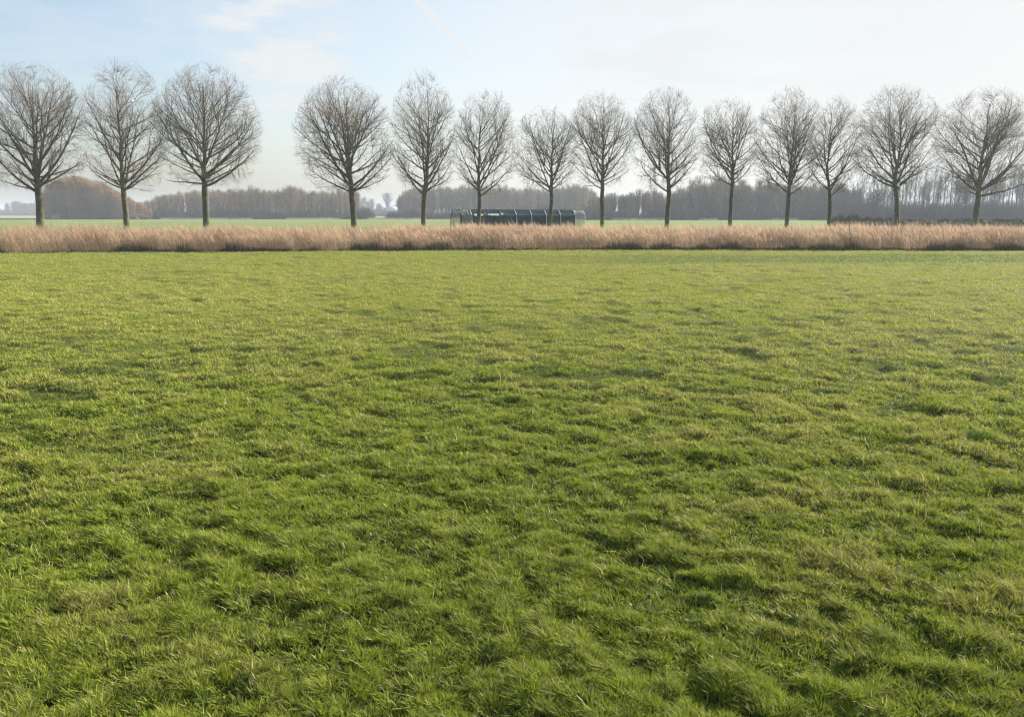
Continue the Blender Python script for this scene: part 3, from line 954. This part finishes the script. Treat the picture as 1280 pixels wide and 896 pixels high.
# ------------------------------------------------------------------ teal netted tunnel
def build_tunnel():
    g = np.random.default_rng(44)
    th = R(32)
    Lt = 15.0
    SEC = np.array([(-1.28, 0), (-1.26, .9), (-1.20, 1.72), (-1.12, 1.84), (-.86, 2.18), (-.74, 2.26), (.74, 2.26), (.86, 2.18), (1.12, 1.84), (1.20, 1.72), (1.26, .9), (1.28, 0)])
    # near left foot stands at this point; the far end runs away to the right
    Yf = 83.5
    fx = gx(578, Yf)
    ux, uy = math.cos(th), math.sin(th)
    vx, vy = math.sin(th), -math.cos(th)         # across, towards the viewer
    ox, oy = fx - vx * 1.28, Yf - vy * 1.28
    root = empty('netted_tunnel', (ox, oy, 0), th)
    tag(root, 'long low tunnel covered in dark teal netting with pale metal ribs behind the reeds', 'netted tunnel')
    # local frame: x along, -y towards the viewer
    sec3 = lambda u, s=1.0, dz=0.0: np.array([(u, -v * s, z * s + dz) for v, z in SEC])
    nb = 9
    us = np.concatenate([[0, 1.1], np.linspace(2.6, Lt - 1.3, nb - 2), [Lt]])
    for i, u in enumerate(us):
        m = MB()
        P = sec3(u, 1.006)
        P[:, 0] += g.normal(0, .03)
        c = (.62, .64, .63) if i not in (0, 2, 3) else (.05, .07, .08)
        m.tubes(P[None], np.full((1, len(P)), .045 if i == 0 else .030), 6, np.array([c]))
        m.build('rib', M_METAL, root, True)
    for v, z in ((-.72, 2.29), (.74, 2.29), (1.22, 1.76), (-1.22, 1.76)):
        m = MB()
        P = np.array([(u, -v, z) for u in np.linspace(-.05, Lt + .05, 6)])
        m.tubes(P[None], np.full((1, 6), .034), 6, np.array([(.020, .040, .050)]))
        m.build('rail', M_METAL, root, True)
    # cover sags slightly between ribs
    def cover(u0, u1, nu, name, mat, fold):
        U = np.linspace(u0, u1, nu)
        ss = np.linspace(0, len(SEC) - 1, 34)
        sec = np.stack([np.interp(ss, np.arange(len(SEC)), SEC[:, k]) for k in (0, 1)], -1)
        vv = np.zeros((nu, len(ss), 3))
        for a, u in enumerate(U):
            near = np.min(np.abs(us - u))
            sag = .985 - .010 * min(near / .9, 1) + fold * g.normal(0, .012)
            vv[a, :, 0] = u
            vv[a, :, 1] = -sec[:, 0] * sag
            vv[a, :, 2] = sec[:, 1] * (sag + .01)
            if fold:
                vv[a, :, 1] += fold * .10 * np.sin(a * 1.9 + ss * .35) * (sec[:, 1] < 2.0)
        idx = np.arange(nu * len(ss)).reshape(nu, -1)
        q = np.stack([idx[:-1, :-1], idx[1:, :-1], idx[1:, 1:], idx[:-1, 1:]], -1).reshape(-1, 4)
        new_obj(name, vv.reshape(-1, 3), [q], mat, root, np.ones((nu * len(ss), 3)), True)
    cover(1.05, 4.4, 30, 'cover', M_OPENNET, .35)
    cover(4.42, Lt - 1.25, 64, 'cover', M_NET, 0.0)
    cover(.03, 1.03, 22, 'end_netting', M_PALENET, 1.0)
    cover(Lt - 1.22, Lt - .03, 18, 'end_netting', M_PALENET, .8)
    # dark inner end curtains
    for u in (1.12, Lt - 1.32):
        m = MB()
        P = sec3(u, .955)
        P = np.concatenate([P, [[u, 0, 0.0]]])
        k = len(SEC)
        m.add(P, [[(i, i + 1, k) for i in range(k - 1)]], (1, 1, 1))
        m.build('end_curtain', M_NET, root)
    # rolled pale sheeting hanging in tatters under the eaves of the first bays
    for (u0, u1, z) in ((1.35, 2.35, 1.86), (2.9, 4.2, 1.88), (4.45, 4.7, 1.95)):
        m = MB()
        n = 14
        U = np.linspace(u0, u1, n)
        drop = .10 + .16 * g.random(n)
        a = np.stack([U, np.full(n, -1.235), np.full(n, z)], -1)
        b = np.stack([U, np.full(n, -1.275), z - drop], -1)
        idx = np.arange(n)
        m.add(np.concatenate([a, b]), [np.stack([idx[:-1], idx[1:], idx[1:] + n, idx[:-1] + n], -1)], (.72, .73, .70))
        m.build('rolled_sheet', M_WALL, root)


# ------------------------------------------------------------------ small things
def blob(mb, c, r, col, nu=10, nv=7):
    th = np.linspace(0, PI, nv); ph = np.linspace(0, 2 * PI, nu, endpoint=False)
    T, Q = np.meshgrid(th, ph, indexing='ij')
    v = np.stack([c[0] + r[0] * np.sin(T) * np.cos(Q), c[1] + r[1] * np.sin(T) * np.sin(Q), c[2] + r[2] * np.cos(T)], -1)
    idx = np.arange(nu * nv).reshape(nv, nu); nx = np.roll(idx, -1, 1)
    mb.add(v.reshape(-1, 3), [np.stack([idx[:-1], idx[1:], nx[1:], nx[:-1]], -1).reshape(-1, 4)], col)


def build_bird(px, Y, col, label, rz, size):
    root = empty('bird', (gx(px, Y), Y, 0), rz)
    tag(root, label, 'bird')
    s = size
    m = MB()
    # body, neck and head along one spine
    sp = np.array([(-.42, 0, .40), (-.30, 0, .42), (-.10, 0, .42), (.12, 0, .42), (.24, 0, .48), (.30, 0, .62), (.33, 0, .78), (.40, 0, .82), (.47, 0, .80)]) * s
    rr = np.array([.02, .09, .15, .15, .10, .05, .045, .06, .015]) * s
    m.tubes(sp[None], rr[None], 10, np.array([col]))
    m.build('body', M_FEATHER, root, True)
    m = MB(); m.tubes(np.array([[(.46, 0, .80), (.56, 0, .775)]]) * s, np.array([[.022, .006]]) * s, 6, np.array([(.35, .18, .05)])); m.build('beak', M_FEATHER, root)
    for sy in (-.06, .06):
        m = MB(); m.tubes(np.array([[(0, sy, .30), (.01, sy, .02), (.09, sy, .01)]]) * s, np.array([[.018, .014, .012]]) * s, 5, np.array([(.10, .08, .06)])); m.build('leg', M_FEATHER, root)


def build_small():
    g = np.random.default_rng(55)
    build_bird(172, 262, (.62, .60, .55), 'pale bird standing in the far field beside a dark one', R(170), 1.0)
    build_bird(176, 260, (.05, .05, .05), 'dark bird with lowered body standing in the far field beside a pale one', R(10), 1.05)

    # coarse dark tussocks standing out of the sward
    def tussock(px, py, label, hgt, wid):
        Y = depth_of(py); X = gx(px, Y)
        n = 420
        rad = np.sqrt(g.random(n)) * wid; az = g.uniform(0, 2 * PI, n)
        P = np.stack([rad * np.cos(az), rad * np.sin(az), np.full(n, -.02)], -1)
        H = hgt * (1 - .5 * (rad / wid) ** 2) * g.uniform(.6, 1.1, n)
        ln = np.stack([np.cos(az), np.sin(az)], -1) * (rad / wid * .8 * H)[:, None] + g.normal(0, .015, (n, 2))
        ln[:, 0] -= H * .15
        mb = MB()
        c = np.array([.070, .125, .020]) * g.uniform(.6, 1.4, (n, 1))
        blades(mb, P, H, np.full(n, .006 * max(1, Y / 8)), ln, g.uniform(0, PI, n), c, None, 2)
        o = mb.build('grass_tussock', M_GRASS)
        o.location = (X, Y, float(ground_z(np.array([X]), np.array([Y]))[0]))
        tag(o, label, 'tussock', 'coarse dark grass tussocks')
    tussock(821, 378, 'small dark grass tussock alone in the middle distance of the meadow',   .10, .10)
    tussock(1252, 553, 'dark grass tussock near the right edge of the meadow', .11, .09)

    # curled dead leaves and a clod lying in the grass
    def leaf(px, py, label, size, col):
        Y = depth_of(py); X = gx(px, Y)
        u = np.linspace(-1, 1, 9); v = np.linspace(-1, 1, 5)
        U, V = np.meshgrid(u, v, indexing='ij')
        wd = (1 - U ** 2) ** .7 * .5 + .02
        x = U * size; y = V * wd * size; z = (.35 * V ** 2 * wd + .18 * U ** 2 + .05 * np.sin(U * 5)) * size
        idx = np.arange(45).reshape(9, 5)
        q = np.stack([idx[:-1, :-1], idx[1:, :-1], idx[1:, 1:], idx[:-1, 1:]], -1).reshape(-1, 4)
        mb = MB(); mb.add(np.stack([x, y, z], -1).reshape(-1, 3), [q], col)
        o = mb.build('dead_leaf', M_REED, None, True)
        o.location = (X, Y, float(ground_z(np.array([X]), np.array([Y]))[0]) + .055)
        o.rotation_euler = (.5, -.2, g.uniform(0, 6))
        tag(o, label, 'leaf')
    leaf(995, 803, 'pale curled dead leaf lying in the grass at the lower right', .016, (.34, .31, .20))
    leaf(1067, 743, 'reddish brown dead leaf in a hollow of the grass at the lower right', .026, (.085, .058, .026))

    # loose stick leaning in the reeds
    X0, Y0 = gx(1053, 46.5), 46.5
    root_p = np.array([[(0, 0, .0), (-.10, 0, .55), (-.14, .02, .9), (-.22, .02, 1.32)]])
    mb = MB(); mb.tubes(root_p, np.array([[.022, .02, .017, .012]]), 6, np.array([(.045, .038, .03)]))
    o = mb.build('leaning_stick', M_BARK, None, True); o.location = (X0, Y0 - 1.6, 0)
    tag(o, 'thin dark stick leaning left in the reeds below the thin tree by the hedge', 'stick')


# ------------------------------------------------------------------ sky, light, air
SUN_AZ, SUN_EL = R(57), R(25)


def build_world():
    w = bpy.data.worlds.new('World'); scene.world = w
    w.use_nodes = True
    nt = w.node_tree; N, L = nt.nodes, nt.links
    for n in list(N): N.remove(n)
    out = N.new('ShaderNodeOutputWorld'); bg = N.new('ShaderNodeBackground')
    sky = N.new('ShaderNodeTexSky'); sky.sky_type = 'NISHITA'; sky.sun_disc = False
    sky.sun_elevation = SUN_EL; sky.sun_rotation = SUN_AZ
    sky.air_density = 1.0; sky.dust_density = 2.4; sky.ozone_density = 1.2; sky.altitude = 0
    tc = N.new('ShaderNodeTexCoord')

    def M(op, a, b=None, c=None):
        n = N.new('ShaderNodeMath'); n.operation = op
        for i, v in enumerate((a, b, c)):
            if v is None: continue
            if isinstance(v, (int, float)): n.inputs[i].default_value = v
            else: L.new(v, n.inputs[i])
        return n.outputs[0]

    def dot(vec):
        n = N.new('ShaderNodeVectorMath'); n.operation = 'DOT_PRODUCT'
        L.new(tc.outputs['Generated'], n.inputs[0]); n.inputs[1].default_value = vec
        return n.outputs['Value']

    def ramp(f, a, b, c=0., d=1.):
        x = N.new('ShaderNodeMapRange'); x.interpolation_type = 'SMOOTHSTEP'
        L.new(f, x.inputs[0])
        for i, v in enumerate((a, b, c, d)): x.inputs[i + 1].default_value = v
        return x.outputs[0]

    def noise(scale_vec, scale, detail=6, rough=.55, loc=(0, 0, 0)):
        mp = N.new('ShaderNodeMapping'); mp.inputs['Scale'].default_value = scale_vec; mp.inputs['Location'].default_value = loc
        L.new(tc.outputs['Generated'], mp.inputs['Vector'])
        n = N.new('ShaderNodeTexNoise'); n.inputs['Scale'].default_value = scale
        n.inputs['Detail'].default_value = detail; n.inputs['Roughness'].default_value = rough
        L.new(mp.outputs[0], n.inputs['Vector'])
        return n.outputs['Fac']

    def skydir(px, py):
        a, b = (px - 640.0) / F, -(py - 448.0) / F
        v = Vector((a, CP + b * SP, -SP + b * CP)); v.normalize()
        return v

    # thin cirrus: a veil that thickens towards the sun, plus streaks
    sdir = (math.sin(SUN_AZ) * math.cos(SUN_EL), math.cos(SUN_AZ) * math.cos(SUN_EL), math.sin(SUN_EL))
    veil = ramp(dot(sdir), .12, .90, .06, .95)
    streak = ramp(noise((1.0, 1.0, 7.0), 2.6, 7, .6, (3.1, 0, .4)), .42, .72)
    big = ramp(noise((1.0, 1.0, 4.0), 1.4, 4, .5, (.7, 2.0, 0)), .38, .66)
    cl = M('MULTIPLY', streak, .22)
    cl = M('ADD', cl, M('MULTIPLY', big, .12))

    def patch(px, py, r_in, r_out, amt, stretch=None):
        d = skydir(px, py)
        base = ramp(dot(d), math.cos(r_out), math.cos(r_in))
        n = ramp(noise((1.2, 1.2, 4.5), 9.0, 7, .6, (px * .01, 1.3, 0)), .36, .66)
        return M('MULTIPLY', M('MULTIPLY', base, n), amt)
    cl = M('ADD', cl, patch(345, 18, .01, .10, 1.15))
    cl = M('ADD', cl, patch(365, 104, .01, .085, .85))
    cl = M('ADD', cl, patch(800, 95, .02, .11, .5))
    cl = M('ADD', cl, patch(120, 52, .02, .13, .25))
    # old vapour trail
    a, b = skydir(522, 0), skydir(584, 70)
    nrm = a.cross(b); nrm.normalize()
    off = M('ADD', dot(tuple(nrm)), M('MULTIPLY', M('SUBTRACT', noise((1, 1, 1), 40.0, 3), .5), .0016))
    line = ramp(M('ABSOLUTE', off), .0046, .0010)
    mid = (a + b).normalized()
    ext = ramp(dot(tuple(mid)), math.cos(.046), math.cos(.030))
    trail = M('MULTIPLY', M('MULTIPLY', line, ext), ramp(noise((1, 1, 1), 22.0, 4), .25, .6, .25, .7))
    fac = M('ADD', veil, M('MULTIPLY', cl, M('SUBTRACT', 1.0, M('MULTIPLY', veil, .8))))
    fac = M('ADD', fac, M('MULTIPLY', trail, 2.2))
    fac = M('MINIMUM', fac, .96)

    sc = N.new('ShaderNodeVectorMath'); sc.operation = 'SCALE'; L.new(sky.outputs[0], sc.inputs[0]); sc.inputs['Scale'].default_value = SKY_GAIN
    mx = N.new('ShaderNodeMix'); mx.data_type = 'RGBA'
    L.new(fac, mx.inputs[0]); L.new(sc.outputs[0], mx.inputs[6])
    mx.inputs[7].default_value = CLOUD
    L.new(mx.outputs[2], bg.inputs['Color'])
    bg.inputs['Strength'].default_value = SKY_STRENGTH
    L.new(bg.outputs[0], out.inputs['Surface'])


SKY_STRENGTH = .10
SKY_GAIN = .78
CLOUD = (2.97, 3.06, 3.09, 1)
SUN_STRENGTH = 5.0
HAZE = .00060
EXPOSURE = 1.5


def build_light():
    ld = bpy.data.lights.new('sun', 'SUN'); ld.energy = SUN_STRENGTH; ld.angle = R(.8); ld.color = (1.0, .93, .80)
    o = bpy.data.objects.new('sun', ld); COL.objects.link(o)
    d = Vector((math.sin(SUN_AZ) * math.cos(SUN_EL), math.cos(SUN_AZ) * math.cos(SUN_EL), math.sin(SUN_EL)))
    o.rotation_euler = (-d).to_track_quat('-Z', 'Y').to_euler()
    o.location = d * 50


def build_haze():
    m, nt, out = mat_new('air')
    v = nt.nodes.new('ShaderNodeVolumePrincipled')
    v.inputs['Color'].default_value = (.74, .83, .95, 1)
    v.inputs['Density'].default_value = HAZE
    v.inputs['Anisotropy'].default_value = .05
    nt.links.new(v.outputs[0], out.inputs['Volume'])
    mb = MB(); mb.box((-3100, -3100, -1.2), (3100, 3100, 22))
    o = mb.build('haze', m)
    tag(o, 'thin pale winter haze over the fields', 'haze', kind='stuff')


def build_camera():
    cd = bpy.data.cameras.new('camera'); cd.sensor_width = 36; cd.lens = F * 36 / 1280
    cd.clip_end = 9000; cd.clip_start = .05
    o = bpy.data.objects.new('camera', cd); COL.objects.link(o)
    o.location = (0, 0, HC); o.rotation_euler = (PI / 2 - PITCH, 0, 0)
    scene.camera = o


import time
T0 = time.time()
for fn in (build_camera, build_world, build_light, build_haze, build_ground, build_grass, build_reeds, build_tree_row,
           build_woods, build_far_things, build_tunnel, build_small):
    fn()
    print(fn.__name__, round(time.time() - T0, 1))

vs = scene.view_settings
scene.display_settings.display_device = 'sRGB'
vs.view_transform = 'Standard'; vs.look = 'None'; vs.gamma = 1; vs.exposure = EXPOSURE
vs.use_curve_mapping = False
cy = scene.cycles
cy.max_bounces = 6; cy.diffuse_bounces = 3; cy.transparent_max_bounces = 16; cy.volume_bounces = 0; cy.transmission_bounces = 3
cy.use_denoising = True; cy.denoiser = 'OPENIMAGEDENOISE'; cy.denoising_input_passes = 'RGB_ALBEDO_NORMAL'; cy.denoising_prefilter = 'NONE'
cy.pixel_filter_type = 'BLACKMAN_HARRIS'; cy.filter_width = 1.3; cy.use_adaptive_sampling = False
